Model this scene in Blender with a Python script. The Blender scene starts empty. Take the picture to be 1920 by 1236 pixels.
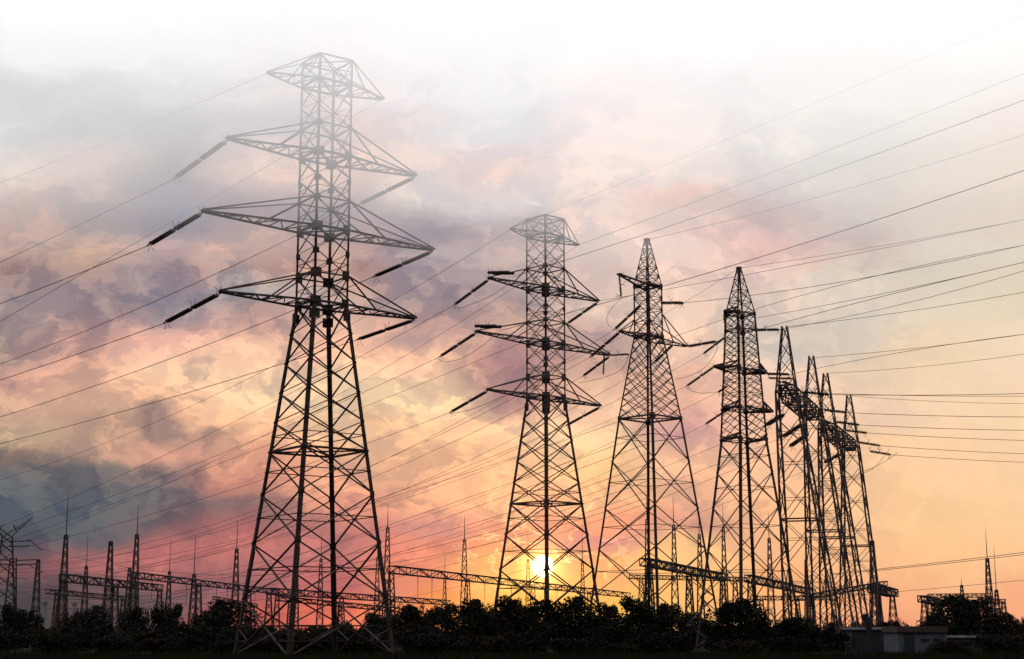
import bpy, math, random
from mathutils import Vector, Matrix
R = math.radians
S = bpy.context.scene
COL = S.collection
rnd = random.Random(7)

# ------------------------------------------------------------------ camera
F = 2950.0; PITCH = R(11.0); CAMZ = 1.6
cd = bpy.data.cameras.new('camera'); cam = bpy.data.objects.new('camera', cd); COL.objects.link(cam)
cd.sensor_width = 36.0; cd.lens = 36.0 * F / 1920.0; cd.clip_start = 0.1; cd.clip_end = 6000
cam.location = (0, 0, CAMZ); cam.rotation_euler = (math.pi / 2 + PITCH, 0, 0)
S.camera = cam
SP, CP = math.sin(PITCH), math.cos(PITCH)

def ray(px, py):
    """slopes (x per metre forward, z per metre forward) of the sight line through a photo pixel"""
    a = (px - 960) / F; b = (618 - py) / F
    w = CP - b * SP
    return a / w, (SP + b * CP) / w
def at(px, py, Y):
    u, v = ray(px, py)
    return Vector((u * Y, Y, CAMZ + v * Y))
def proj(p):
    d = Vector(p) - Vector((0, 0, CAMZ))
    f = d.y * CP + d.z * SP; up = -d.y * SP + d.z * CP
    return 960 + F * d.x / f, 618 - F * up / f
def hit(p, ang, px, py):
    """the point on the vertical plane through p along the compass direction ang seen at a pixel"""
    u, v = ray(px, py); dx, dy = math.cos(ang), math.sin(ang)
    s = (u * p[1] - p[0]) / (dx - u * dy)
    Y = p[1] + s * dy
    return Vector((p[0] + s * dx, Y, CAMZ + v * Y))

# ------------------------------------------------------------------ exposure, sun, world
S.view_settings.view_transform = 'Standard'; S.view_settings.look = 'None'
S.view_settings.exposure = 0.0; S.view_settings.gamma = 1.0
S.render.engine = 'CYCLES'
S.cycles.max_bounces = 6; S.cycles.volume_bounces = 3
SUN_U, SUN_V = ray(1018, 1062)
SUND = Vector((SUN_U, 1, SUN_V)).normalized()
sl = bpy.data.lights.new('sun', 'SUN'); sun = bpy.data.objects.new('sun', sl); COL.objects.link(sun)
sl.energy = 1.5; sl.angle = R(0.5); sl.color = (1.0, 0.55, 0.30)
sun.rotation_euler = SUND.to_track_quat('Z', 'Y').to_euler()

def lin(c):
    return tuple(((x / 255) / 12.92 if x <= 10 else ((x / 255 + 0.055) / 1.055) ** 2.4) for x in c)

SKY = {  # px column : (py, r, g, b)
0: [(0,255,255,255),(80,244,245,246),(160,212,215,219),(240,216,220,222),(320,226,219,213),(400,204,184,178),(480,182,157,152),(560,167,152,154),(640,172,152,147),(700,190,153,137),(760,225,187,152),(820,202,180,150),(862,130,112,108),(900,104,109,117),(960,92,102,112),(1020,86,88,96),(1060,118,88,88),(1120,80,77,84),(1180,70,62,66)],
160: [(0,255,255,255),(80,242,243,245),(160,222,226,229),(240,206,210,214),(320,215,208,206),(400,180,175,178),(480,195,167,152),(560,160,144,150),(640,195,157,142),(700,226,180,150),(760,232,188,150),(820,202,167,137),(880,112,110,114),(940,95,103,112),(1000,92,96,105),(1050,152,100,98),(1100,112,88,92),(1180,80,65,70)],
320: [(0,255,255,255),(80,243,244,246),(160,226,229,231),(240,205,207,212),(320,178,180,190),(400,165,166,178),(480,178,157,160),(560,157,149,158),(640,235,187,162),(700,242,205,165),(760,240,195,155),(800,160,136,130),(838,205,158,135),(872,128,116,118),(920,108,108,115),(980,112,102,108),(1040,197,120,110),(1100,122,95,98),(1180,100,75,78)],
480: [(0,255,255,255),(80,247,246,247),(160,236,233,233),(240,215,213,217),(320,235,219,212),(400,182,174,181),(480,215,181,169),(540,172,166,169),(600,187,157,152),(660,240,200,165),(720,248,215,170),(780,245,195,150),(850,215,160,130),(900,205,145,122),(950,150,122,120),(1020,190,118,108),(1100,152,100,100),(1180,200,100,85)],
640: [(0,255,255,255),(80,248,247,247),(160,241,237,236),(240,238,223,219),(320,235,218,212),(400,187,182,187),(480,196,167,160),(560,190,166,161),(640,245,195,160),(720,252,222,172),(800,250,210,160),(880,240,180,140),(960,215,150,125),(1020,192,126,115),(1080,192,112,105),(1150,236,120,90)],
800: [(0,255,255,255),(80,250,250,251),(160,241,241,243),(240,229,225,227),(300,236,222,218),(360,228,224,222),(430,167,162,173),(500,166,156,165),(560,162,147,153),(620,182,152,151),(680,250,205,165),(740,253,222,170),(800,250,202,152),(880,248,195,145),(940,240,180,138),(990,195,140,125),(1040,232,145,115),(1090,240,150,110),(1140,250,150,85)],
960: [(0,255,255,255),(80,251,251,252),(160,243,243,246),(240,233,234,237),(320,238,219,215),(380,228,224,222),(430,206,192,191),(500,191,173,173),(560,166,151,156),(620,215,180,165),(680,166,131,136),(740,187,146,141),(800,252,210,160),(880,250,200,145),(940,245,185,135),(990,235,165,120),(1040,240,165,110),(1080,255,205,100),(1130,255,190,80)],
1120: [(0,255,255,255),(80,253,252,252),(160,251,246,245),(240,250,240,237),(320,248,235,230),(400,238,220,214),(480,236,215,205),(560,230,205,190),(640,191,166,161),(700,200,166,151),(760,240,200,160),(820,252,215,160),(870,250,205,140),(930,245,190,135),(980,235,160,120),(1020,200,140,125),(1070,245,180,110),(1120,255,195,90)],
1280: [(0,255,255,255),(80,253,252,251),(160,248,245,244),(240,247,240,237),(320,240,230,225),(370,232,206,199),(420,225,205,200),(480,240,215,205),(560,240,212,195),(640,248,210,175),(720,240,190,155),(790,216,166,151),(850,245,195,150),(920,235,180,140),(980,215,160,130),(1040,250,200,130),(1110,252,190,110)],
1440: [(0,255,255,255),(80,252,252,251),(160,245,245,244),(240,240,238,235),(320,225,222,220),(390,206,191,191),(440,238,205,198),(500,235,208,198),(560,230,210,195),(640,225,210,195),(700,240,205,175),(780,240,195,160),(860,245,195,150),(940,248,190,140),(1020,250,190,135),(1100,250,180,115)],
1600: [(0,255,255,255),(80,252,251,251),(160,246,245,243),(240,238,237,233),(320,228,225,219),(400,215,208,203),(470,205,186,181),(520,222,210,196),(600,224,212,196),(680,238,212,182),(760,242,208,170),(860,248,205,155),(960,250,202,145),(1040,250,195,138),(1120,248,175,122),(1180,240,150,110)],
1760: [(0,255,255,255),(80,253,252,250),(160,247,246,243),(240,240,237,231),(320,232,226,218),(400,220,213,204),(480,222,213,199),(560,228,214,193),(680,240,214,180),(780,246,212,168),(880,250,208,155),(980,250,204,145),(1060,250,196,136),(1140,245,170,120)],
1920: [(0,255,255,255),(80,254,252,249),(160,248,245,241),(240,244,236,229),(320,236,226,215),(400,226,215,202),(480,226,215,198),(560,232,214,188),(680,246,218,178),(780,248,214,164),(880,250,208,154),(980,250,204,146),(1060,250,196,138),(1140,246,172,122)],
}
# the fog volume added further down for a white fade stands between the camera and the sky: its bottom, far side, density and own brightness
FADE_Z, FADE_Y, FADE_D, FADE_L = 32.0, 129.0, .027, (.865, .865, .875)
def behind_fade(py, c):
    if py > 560 and c[0] > 2 * c[2]: c = (min(1.0, c[0] * 1.03), min(.8, c[1] * 1.02), c[2] * 1.14)
    v_ = ray(960, py)[1]
    if v_ <= 0: return c
    L = max(0.0, FADE_Y - max(55.0, (FADE_Z - CAMZ) / v_)) * math.sqrt(1 + v_ * v_)
    T = math.exp(-FADE_D * L)
    return tuple(max(.06, (x - (1 - T) * m_) / T) for x, m_ in zip(c, FADE_L))
V0, V1 = ray(960, 1236)[1], ray(960, 0)[1]

class Nodes:
    def __init__(s, tree): s.t = tree; tree.nodes.clear()
    def n(s, typ, **kw):
        nd = s.t.nodes.new(typ)
        for k, v in kw.items(): setattr(nd, k, v)
        return nd
    def link(s, a, b): s.t.links.new(a, b)
    def inp(s, sock, v):
        if isinstance(v, bpy.types.NodeSocket): s.link(v, sock)
        elif v is not None: sock.default_value = v
    def math(s, op, a, b=None, c=None, clamp=False):
        m = s.n('ShaderNodeMath', operation=op); m.use_clamp = clamp
        for i, v in enumerate((a, b, c)): s.inp(m.inputs[i], v)
        return m.outputs[0]
    def vmath(s, op, a, b=None):
        m = s.n('ShaderNodeVectorMath', operation=op)
        s.inp(m.inputs[0], a); s.inp(m.inputs[1], b)
        return m.outputs['Value'] if op in ('DOT_PRODUCT', 'LENGTH') else m.outputs[0]
    def mix(s, f, a, b, blend='MIX'):
        m = s.n('ShaderNodeMix', data_type='RGBA', blend_type=blend)
        s.inp(m.inputs['Factor'], f); s.inp(m.inputs['A'], a); s.inp(m.inputs['B'], b)
        return [o for o in m.outputs if o.type == 'RGBA'][0]
    def rng(s, v, a, b, c=0.0, d=1.0, smooth=True):
        m = s.n('ShaderNodeMapRange'); m.interpolation_type = 'SMOOTHSTEP' if smooth else 'LINEAR'
        for i, x in enumerate((v, a, b, c, d)): s.inp(m.inputs[i], x)
        return m.outputs[0]
    def noise(s, vec, scale, detail=6, rough=0.55, out='Fac', dim='3D'):
        m = s.n('ShaderNodeTexNoise', noise_dimensions=dim)
        s.inp(m.inputs['Vector'], vec); m.inputs['Scale'].default_value = scale
        m.inputs['Detail'].default_value = detail; m.inputs['Roughness'].default_value = rough
        return m.outputs[out]

W = bpy.data.worlds.new('World'); S.world = W; W.use_nodes = True
N = Nodes(W.node_tree)
tc = N.n('ShaderNodeTexCoord')
D = tc.outputs['Generated']
sep = N.n('ShaderNodeSeparateXYZ'); N.link(D, sep.inputs[0])
X, Y, Z = sep.outputs
yy = N.math('MAXIMUM', Y, 0.25)
u = N.math('DIVIDE', X, yy); v = N.math('DIVIDE', Z, yy)
uv = N.n('ShaderNodeCombineXYZ'); N.link(u, uv.inputs[0]); N.link(v, uv.inputs[1])
# cloud forms: the layout of the cloud banks is bent by fractal noise
st = N.vmath('MULTIPLY', uv.outputs[0], (13.0, 21.0, 1.0))
nz = N.noise(st, 1.0, 10, 0.6, 'Color')
wv = N.vmath('MULTIPLY', N.vmath('SUBTRACT', nz, (0.5, 0.5, 0.5)), (0.072, 0.056, 0.0))
wuv = N.vmath('ADD', uv.outputs[0], wv)
ws = N.n('ShaderNodeSeparateXYZ'); N.link(wuv, ws.inputs[0])
wu, wvv = ws.outputs[0], ws.outputs[1]
pos = N.rng(wvv, V0, V1, smooth=False)
sky = None; prev = None
for pxc in sorted(SKY):
    rp = N.n('ShaderNodeValToRGB'); cr = rp.color_ramp; cr.interpolation = 'EASE'
    pts = sorted(((ray(960, q[0])[1] - V0) / (V1 - V0), behind_fade(q[0], lin(q[1:]))) for q in SKY[pxc])
    cr.elements[0].position = pts[0][0]; cr.elements[0].color = (*pts[0][1], 1)
    cr.elements[1].position = min(1, pts[-1][0]); cr.elements[1].color = (*pts[-1][1], 1)
    for p_, c_ in pts[1:-1]:
        e = cr.elements.new(p_); e.color = (*c_, 1)
    N.link(pos, rp.inputs[0])
    uc = (pxc - 960) / F * 1.02
    sky = rp.outputs[0] if sky is None else N.mix(N.rng(wu, prev, uc), sky, rp.outputs[0])
    prev = uc
# billow: warm lit edges and greyer bodies of cloud, weaker towards the clear right and the pale top
amt = N.math('MULTIPLY', N.math('MULTIPLY', N.rng(u, -0.10, 0.10, 1.0, 0.62), N.rng(u, 0.14, 0.30, 1.0, 0.16)), N.math('MULTIPLY', N.rng(v, 0.30, 0.40, 1.0, 0.3), N.rng(v, 0.02, 0.09, 0.45, 1.0)))
def billow(sky, sx, sy, a, b, warm, cool, rim, power, det):
    n_ = N.noise(N.vmath('MULTIPLY', wuv, (sx, sy, 1.0)), 1.0, det, 0.6)
    c = N.rng(n_, a, b)
    tint = N.mix(c, (*warm, 1), (*cool, 1))
    edge = N.rng(N.math('ABSOLUTE', N.math('SUBTRACT', n_, a)), 0.0, 0.05, 1.0, 0.0)
    tint = N.mix(edge, tint, (*rim, 1))
    return N.mix(N.math('MULTIPLY', amt, power), sky, N.mix(1.0, sky, tint, 'MULTIPLY'))
sky = billow(sky, 15.0, 24.0, 0.465, 0.535, (1.12, 1.08, 1.01), (0.76, 0.745, 0.79), (1.20, 1.08, 0.98), 0.8, 10)
sky = billow(sky, 42.0, 60.0, 0.45, 0.55, (1.09, 1.06, 1.01), (0.87, 0.86, 0.885), (1.12, 1.05, 0.98), 0.8, 9)
# sun-lit cloud rims around the sun, and the sun with its aureole
dot = N.vmath('DOT_PRODUCT', D, tuple(SUND))
ang = N.math('ARCCOSINE', N.math('MINIMUM', dot, 1.0))
n3 = N.noise(N.vmath('MULTIPLY', wuv, (26.0, 44.0, 1.0)), 1.0, 6, 0.55)
ridge = N.rng(N.math('ABSOLUTE', N.math('SUBTRACT', n3, 0.5)), 0.0, 0.018, 1.0, 0.0)
ridge = N.math('MULTIPLY', ridge, N.math('MULTIPLY', N.rng(ang, R(1.0), R(4.6), 1.0, 0.0), N.rng(v, 0.02, 0.04)))
sky = N.mix(1.0, sky, N.mix(N.math('MULTIPLY', ridge, 0.85), (0, 0, 0, 1), (0.75, 0.45, 0.16, 1)), 'ADD')
g1 = N.math('EXPONENT', N.math('MULTIPLY', N.math('POWER', N.math('DIVIDE', ang, R(0.68)), 2.0), -1.0))
g2 = N.math('EXPONENT', N.math('MULTIPLY', N.math('DIVIDE', ang, R(2.2)), -1.0))
sky = N.mix(1.0, sky, N.mix(g1, (0, 0, 0, 1), (1.5, 0.85, 0.22, 1)), 'ADD')
sky = N.mix(1.0, sky, N.mix(g2, (0, 0, 0, 1), (0.42, 0.11, 0.04, 1)), 'ADD')
disc = N.rng(ang, R(0.28), R(0.44), 1.0, 0.0)
sky = N.mix(1.0, sky, N.mix(disc, (0, 0, 0, 1), (8.0, 6.5, 3.8, 1)), 'ADD')
# unseen overhead sky made extra bright to light the added fog, dim blue dusk sky behind
sky = N.mix(N.rng(v, V1 * 0.98, V1 * 1.35), sky, (1.3, 1.3, 1.32, 1))
nish = N.n('ShaderNodeTexSky', sky_type='NISHITA'); nish.sun_disc = False
nish.sun_elevation = math.asin(SUND.z); nish.sun_rotation = math.atan2(SUND.x, SUND.y)
back = N.mix(1.0, N.mix(1.0, nish.outputs[0], (0.08, 0.08, 0.08, 1), 'MULTIPLY'), (0.055, 0.065, 0.085, 1), 'ADD')
front = N.rng(Y, 0.45, 0.85)
sky = N.mix(front, back, sky)
sky = N.mix(N.rng(Z, 0.36, 0.56), sky, (3.1, 3.12, 3.2, 1))  # overhead brightness added out of view to light the fog volume
sky = N.mix(N.rng(Z, -0.06, -0.02), (0.02, 0.018, 0.018, 1), sky)
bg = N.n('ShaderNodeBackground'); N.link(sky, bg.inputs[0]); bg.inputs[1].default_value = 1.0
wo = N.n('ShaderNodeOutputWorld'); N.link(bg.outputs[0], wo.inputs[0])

# ------------------------------------------------------------------ materials
def mat(name, col, rough=0.7, metal=0.0, var=0.35, scale=3.0, spec=0.3):
    m = bpy.data.materials.new(name); m.use_nodes = True
    n = Nodes(m.node_tree)
    t = n.n('ShaderNodeTexCoord')
    f = n.noise(t.outputs['Object'], scale, 5, 0.6)
    c = n.mix(n.rng(f, 0.3, 0.7), tuple(x * (1 - var) for x in col) + (1,), tuple(min(1, x * (1 + var)) for x in col) + (1,))
    b = n.n('ShaderNodeBsdfPrincipled'); n.link(c, b.inputs['Base Color'])
    b.inputs['Roughness'].default_value = rough; b.inputs['Metallic'].default_value = metal
    b.inputs['Specular IOR Level'].default_value = spec
    o = n.n('ShaderNodeOutputMaterial'); n.link(b.outputs[0], o.inputs[0])
    return m
M = dict(
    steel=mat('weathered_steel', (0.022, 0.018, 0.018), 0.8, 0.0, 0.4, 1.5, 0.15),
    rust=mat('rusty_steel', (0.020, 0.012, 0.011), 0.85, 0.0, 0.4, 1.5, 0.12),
    far=mat('dull_galvanised', (0.013, 0.011, 0.012), 0.9, 0.0, 0.3, 1.0, 0.05),
    glaze=mat('brown_porcelain', (0.016, 0.009, 0.008), 0.6, 0.0, 0.3, 5.0, 0.1),
    wire=mat('aluminium_strand', (0.022, 0.017, 0.016), 0.8, 0.0, 0.2, 2.0, 0.1),
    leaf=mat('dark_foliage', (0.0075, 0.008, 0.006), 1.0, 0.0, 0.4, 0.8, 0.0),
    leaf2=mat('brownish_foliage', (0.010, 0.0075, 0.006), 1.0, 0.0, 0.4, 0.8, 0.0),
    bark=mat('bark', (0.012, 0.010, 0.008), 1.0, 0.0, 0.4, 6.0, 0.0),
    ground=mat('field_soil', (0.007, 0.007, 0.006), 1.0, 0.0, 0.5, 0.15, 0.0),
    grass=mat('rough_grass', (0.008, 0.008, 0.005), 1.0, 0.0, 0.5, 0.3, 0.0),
    plaster=mat('grey_plaster', (0.032, 0.036, 0.042), 0.9, 0.0, 0.25, 0.8, 0.2),
    plaster2=mat('dark_plaster', (0.008, 0.009, 0.012), 0.9, 0.0, 0.3, 0.8, 0.2),
    roof=mat('rusty_roof_sheet', (0.02, 0.010, 0.008), 0.8, 0.0, 0.3, 1.5, 0.2),
    dark=mat('dark_opening', (0.008, 0.008, 0.009), 0.6, 0.0, 0.2, 1.0, 0.1),
    conc=mat('concrete', (0.08, 0.075, 0.08), 0.9, 0.0, 0.3, 1.0, 0.2),
)

# ------------------------------------------------------------------ mesh helpers
class MB:
    def __init__(s): s.v = []; s.f = []
    def bar(s, p, q, w, h=None):
        p = Vector(p); q = Vector(q); d = q - p
        if d.length < 1e-5: return
        d.normalize(); up = Vector((0, 0, 1)) if abs(d.z) < 0.95 else Vector((0, 1, 0))
        a = d.cross(up).normalized(); b = a.cross(d)
        a = a * (w / 2); b = b * ((h or w) / 2); i = len(s.v)
        for c in (p, q): s.v += [c + a + b, c - a + b, c - a - b, c + a - b]
        s.f += [(i, i + 4, i + 5, i + 1), (i + 1, i + 5, i + 6, i + 2), (i + 2, i + 6, i + 7, i + 3), (i + 3, i + 7, i + 4, i),
                (i, i + 1, i + 2, i + 3), (i + 7, i + 6, i + 5, i + 4)]
    def angle(s, p, q, w, sx, sy, t=0.02):
        """L-section from p to q whose flanges run towards sx, sy"""
        p = Vector(p); q = Vector(q)
        for dx, dy, tx, ty in ((-sx * w, 0, 0, -sy * t), (0, -sy * w, -sx * t, 0)):
            i = len(s.v)
            for c in (p, q):
                s.v += [c, c + Vector((dx, dy, 0)), c + Vector((dx + tx, dy + ty, 0)), c + Vector((tx, ty, 0))]
            s.f += [(i, i + 4, i + 5, i + 1), (i + 1, i + 5, i + 6, i + 2), (i + 2, i + 6, i + 7, i + 3), (i + 3, i + 7, i + 4, i),
                    (i, i + 1, i + 2, i + 3), (i + 7, i + 6, i + 5, i + 4)]
    def box(s, c, d, rz=0.0):
        c = Vector(c); i = len(s.v); m = Matrix.Rotation(rz, 3, 'Z')
        for z in (-1, 1):
            for x, y in ((-1, -1), (1, -1), (1, 1), (-1, 1)):
                s.v.append(c + m @ Vector((x * d[0] / 2, y * d[1] / 2, z * d[2] / 2)))
        s.f += [(i, i + 3, i + 2, i + 1), (i + 4, i + 5, i + 6, i + 7)] + [(i + k, i + (k + 1) % 4, i + 4 + (k + 1) % 4, i + 4 + k) for k in range(4)]
    def tube(s, pts, rad, n=6):
        pts = [Vector(p) for p in pts]
        rad = rad if isinstance(rad, (list, tuple)) else [rad] * len(pts)
        base = len(s.v)
        for k, p in enumerate(pts):
            d = (pts[min(k + 1, len(pts) - 1)] - pts[max(k - 1, 0)]).normalized()
            up = Vector((0, 0, 1)) if abs(d.z) < 0.95 else Vector((0, 1, 0))
            a = d.cross(up).normalized(); b = a.cross(d)
            for j in range(n):
                t = 2 * math.pi * j / n
                s.v.append(p + (a * math.cos(t) + b * math.sin(t)) * rad[k])
        for k in range(len(pts) - 1):
            for j in range(n):
                o = base + k * n; j2 = (j + 1) % n
                s.f.append((o + j, o + j2, o + n + j2, o + n + j))
        s.f.append(tuple(base + j for j in reversed(range(n))))
        s.f.append(tuple(base + (len(pts) - 1) * n + j for j in range(n)))
    def build(s, name, m, parent=None):
        me = bpy.data.meshes.new(name); me.from_pydata([tuple(p) for p in s.v], [], s.f); me.update()
        me.materials.append(M[m] if isinstance(m, str) else m)
        o = bpy.data.objects.new(name, me); COL.objects.link(o)
        if parent is not None: o.parent = parent
        return o

def tag(o, label=None, cat=None, group=None, kind=None):
    if label: o['label'] = label
    if cat: o['category'] = cat
    if group: o['group'] = group
    if kind: o['kind'] = kind
    return o
def thing(name, loc, label, cat, group=None, rz=0.0):
    o = bpy.data.objects.new(name, None); COL.objects.link(o)
    o.location = loc; o.rotation_euler = (0, 0, rz); o.empty_display_size = 0.5
    return tag(o, label, cat, group)
def kids(o): return [c for c in bpy.data.objects if c.parent is o]
def copy_tree(root, loc, rz=0.0, scale=None, label=None):
    r = root.copy(); COL.objects.link(r); r.location = loc; r.rotation_euler = (0, 0, rz)
    if scale: r.scale = scale
    if label: r['label'] = label
    for ch in kids(root):
        c = ch.copy(); COL.objects.link(c); c.parent = r
        for g in kids(ch):
            d = g.copy(); COL.objects.link(d); d.parent = c
    return r

# ------------------------------------------------------------------ lattice work
CORN = ((-1, -1), (1, -1), (1, 1), (-1, 1))
def half_at(prof, z):
    for (z0, a0), (z1, a1) in zip(prof, prof[1:]):
        if z <= z1: return a0 + (a1 - a0) * (z - z0) / (z1 - z0)
    return prof[-1][1]
def corner(prof, z, k):
    a = half_at(prof, z); return Vector((CORN[k % 4][0] * a, CORN[k % 4][1] * a, z))
def panel_x(mb, prof, z0, z1, w, mid=False, double=False, sub=False):
    for k in range(4):
        a0, b0 = corner(prof, z0, k), corner(prof, z0, k + 1)
        a1, b1 = corner(prof, z1, k), corner(prof, z1, k + 1)
        mb.bar(a0, b1, w, w * .6); mb.bar(b0, a1, w, w * .6)
        if double:
            zm = (z0 + z1) / 2; am, bm = corner(prof, zm, k), corner(prof, zm, k + 1)
            m0, m1 = (a0 + b0) / 2, (a1 + b1) / 2
            for p, q in ((m0, am), (m0, bm), (am, m1), (bm, m1)): mb.bar(p, q, w * .85, w * .5)
        if mid or sub:
            h0, h1 = half_at(prof, z0), half_at(prof, z1)
            t = h0 / (h0 + h1); zc = z0 + (z1 - z0) * t
            am, bm = corner(prof, zc, k), corner(prof, zc, k + 1)
            if mid: mb.bar(am, bm, w * .8, w * .5)
            if sub:
                cx = (am + bm) / 2
                q0, q1 = (a0 + cx) / 2, (b0 + cx) / 2
                zq = z0 + (zc - z0) * .5
                mb.bar(q0, corner(prof, zq, k), w * .7, w * .5); mb.bar(q1, corner(prof, zq, k + 1), w * .7, w * .5)
                mb.bar(q0, corner(prof, z0 + (zc - z0) * .95, k), w * .6, w * .4); mb.bar(q1, corner(prof, z0 + (zc - z0) * .95, k + 1), w * .6, w * .4)
def ring(mb, prof, z, w, cross=False):
    for k in range(4): mb.bar(corner(prof, z, k), corner(prof, z, k + 1), w)
    if cross:
        mb.bar(corner(prof, z, 0), corner(prof, z, 2), w * .7); mb.bar(corner(prof, z, 1), corner(prof, z, 3), w * .7)
def legs(root, prof, wf, m, plates=(), bolts=False):
    for k in range(4):
        mb = MB()
        for (z0, _), (z1, _) in zip(prof, prof[1:]):
            mb.angle(corner(prof, z0, k), corner(prof, z1, k), wf(z0), CORN[k][0], CORN[k][1], wf(z0) * .35)
        for z, s in plates:
            c = corner(prof, z, k)
            mb.box(c + Vector((-CORN[k][0] * s * .45, CORN[k][1] * .02, 0)), (s, .03, s * 1.25))
            mb.box(c + Vector((CORN[k][0] * .02, -CORN[k][1] * s * .45, 0)), (.03, s, s * 1.25))
        if bolts and k in (0, 2):
            z = 2.5
            while z < prof[-1][0]:
                c = corner(prof, z, k); mb.bar(c, c + Vector((CORN[k][0] * .2, 0, 0)), .03); z += .8
        mb.build('leg', m, root)
def crossarm(root, prof, side, L, zb, zt, m, w=.13, rise=0.0, n=5, dirx=True):
    """triangular lattice arm: two level bottom chords and two raking ties meeting at the tip"""
    mb = MB(); a = half_at(prof, zb); at_ = half_at(prof, zt)
    tip = Vector((side * L, 0, zb + rise)); P = {}
    for s in (-1, 1):
        b0 = Vector((side * a, s * a, zb)); t0 = Vector((side * at_, s * at_, zt))
        mb.bar(b0, tip + Vector((0, s * .18, 0)), w); mb.bar(t0, tip + Vector((0, s * .12, .12)), w * .7)
        P[s] = (b0, t0)
        mid = b0.lerp(tip, .42); mb.bar(t0, mid, w * .7)
    for i in range(n):
        t0_, t1_ = i / n * .95, (i + 1) / n * .95
        s = 1 if i % 2 else -1
        mb.bar(P[s][0].lerp(tip, t0_), P[-s][0].lerp(tip, t1_), w * .55)
        mb.bar(P[s][0].lerp(tip, t1_), P[-s][0].lerp(tip, t1_), w * .5)
    mb.box(tip + Vector((-side * .25, 0, .06)), (.7, .42, .16))
    mb.build('crossarm', m, root)
    return tip

def wtip(root, p):
    return Matrix.Translation(root.location) @ root.rotation_euler.to_matrix().to_4x4() @ Vector(p)

# ------------------------------------------------------------------ the two double-circuit pylons
Y1 = 122.0
def z1(py): return at(604, py, Y1).z
ZB = [z1(162), z1(296), z1(434), z1(573)]      # level of each crossarm
ZT = [z1(117), z1(243), z1(380), z1(520)]      # where its upper ties meet the body
A0 = 1.53; WAIST = z1(573)
PROF = [(0.0, 4.55), (WAIST, A0), (ZT[0], A0)]
ARMS = [5.3, 8.6, 10.45, 8.75]
def double_pylon(label, group):
    t = thing('lattice_pylon', (0, 0, 0), label, 'pylon', group)
    zs = [z1(1236), z1(1123), z1(1019), z1(928), z1(847)]; zs[0] = 0.05
    lw = lambda z: .33 if z < 8 else (.28 if z < WAIST - 1 else .16)
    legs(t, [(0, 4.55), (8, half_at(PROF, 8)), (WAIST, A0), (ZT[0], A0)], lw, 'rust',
         [(z, .62) for z in (ZB[3], WAIST - 1.0, ZT[3], ZB[2], ZB[1])] + [(z, .36) for z in (ZT[2], ZT[1], z1(480), z1(345), z1(928), z1(1019))], True)
    b = MB()
    for i, (p, q) in enumerate(zip(zs, zs[1:])): panel_x(b, PROF, p, q, .145 if i < 2 else .13, mid=True, sub=(i == 0))
    ring(b, PROF, z1(847), .16, True)
    n = 5
    for i in range(n):
        p = z1(847) + (WAIST - z1(847)) * i / n; q = z1(847) + (WAIST - z1(847)) * (i + 1) / n
        panel_x(b, PROF, p, q, .12, mid=(i == 0))
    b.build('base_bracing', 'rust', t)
    b = MB()
    stops = [WAIST, ZT[3], ZB[2], ZT[2], ZB[1], ZT[1], ZB[0], ZT[0]]
    for z0_, z1_ in zip(stops, stops[1:]):
        m_ = max(1, round((z1_ - z0_) / 2.1)); h = (z1_ - z0_) / m_
        for i in range(m_): panel_x(b, PROF, z0_ + i * h, z0_ + (i + 1) * h, .08, mid=(i == 0))
        ring(b, PROF, z0_, .16 if z0_ in ZB else .11, z0_ in ZB)
    ring(b, PROF, ZT[0], .12, True)
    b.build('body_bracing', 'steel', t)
    tips = {}
    for i in range(4):
        for s in (-1, 1): tips[(i, s)] = crossarm(t, PROF, s, ARMS[i], ZB[i], ZT[i], 'steel', .11 if i == 0 else .145, n=4 if i == 0 else 6)
    return t, tips
T1, TIP = double_pylon('tallest lattice pylon, nearest, left of centre, its pale top fading to white', 'double circuit lattice pylons')
p = at(603, 573, Y1); T1.location = (p.x, Y1, 0); T1.rotation_euler = (0, 0, R(36))
p = at(1023, 573, 171.5); T2 = copy_tree(T1, (p.x, 171.5, 0), R(44), label='flat topped lattice pylon standing right in front of the low sun')
def tip1(i, s): return wtip(T1, TIP[(i, s)])
def tip2(i, s): return wtip(T2, TIP[(i, s)])

# ------------------------------------------------------------------ the two peaked single pylons
def peaked(label, loc, rz, prof, xp, dbl, fine, rings_, arms, m='rust', lw=.24, w=.12, dense=True, aw=1.1):
    t = thing('peaked_pylon', loc, label, 'pylon', 'pylons with a pyramid peak', rz)
    legs(t, prof, lambda z: lw if z < prof[1][0] else lw * (.75 if z < prof[-2][0] - .1 else .5), m, [(z, .4) for z in rings_])
    b = MB()
    for p, q in zip(xp, xp[1:]): panel_x(b, prof, p, q, w, mid=True)
    for p, q in zip(dbl, dbl[1:]): panel_x(b, prof, p, q, w * .85, double=True)
    for z in rings_:
        if z < fine[0] - .5: ring(b, prof, z, w * (1.5 if aw < 2 else 1.0), True)
    b.build('base_bracing', m, t)
    b = MB()
    for p, q in zip(fine, fine[1:]): panel_x(b, prof, p, q, w * (.75 if half_at(prof, p) > .9 else .6), double=dense and half_at(prof, q) > 1.05); ring(b, prof, p, w * .6)
    for z in rings_:
        if z >= fine[0] - .5: ring(b, prof, z, w * (1.5 if aw < 2 else 1.0), True)
    b.box((0, 0, prof[-1][0]), (.5, .5, .3))
    b.build('body_bracing', m, t)
    tips = [wtip(t, crossarm(t, prof, s, L, zb, zt, m, w * aw, rise, 4)) for s, L, zb, zt, rise in arms]
    return t, tips
def lins(a, b, n): return [a + (b - a) * i / n for i in range(n + 1)]
Y3 = 170.0; z3 = lambda py: at(1217, py, Y3).z
pr3 = [(0, 5.3), (z3(785), 2.45), (z3(628), 1.13), (z3(537), 1.13), (z3(450), .22)]
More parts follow.
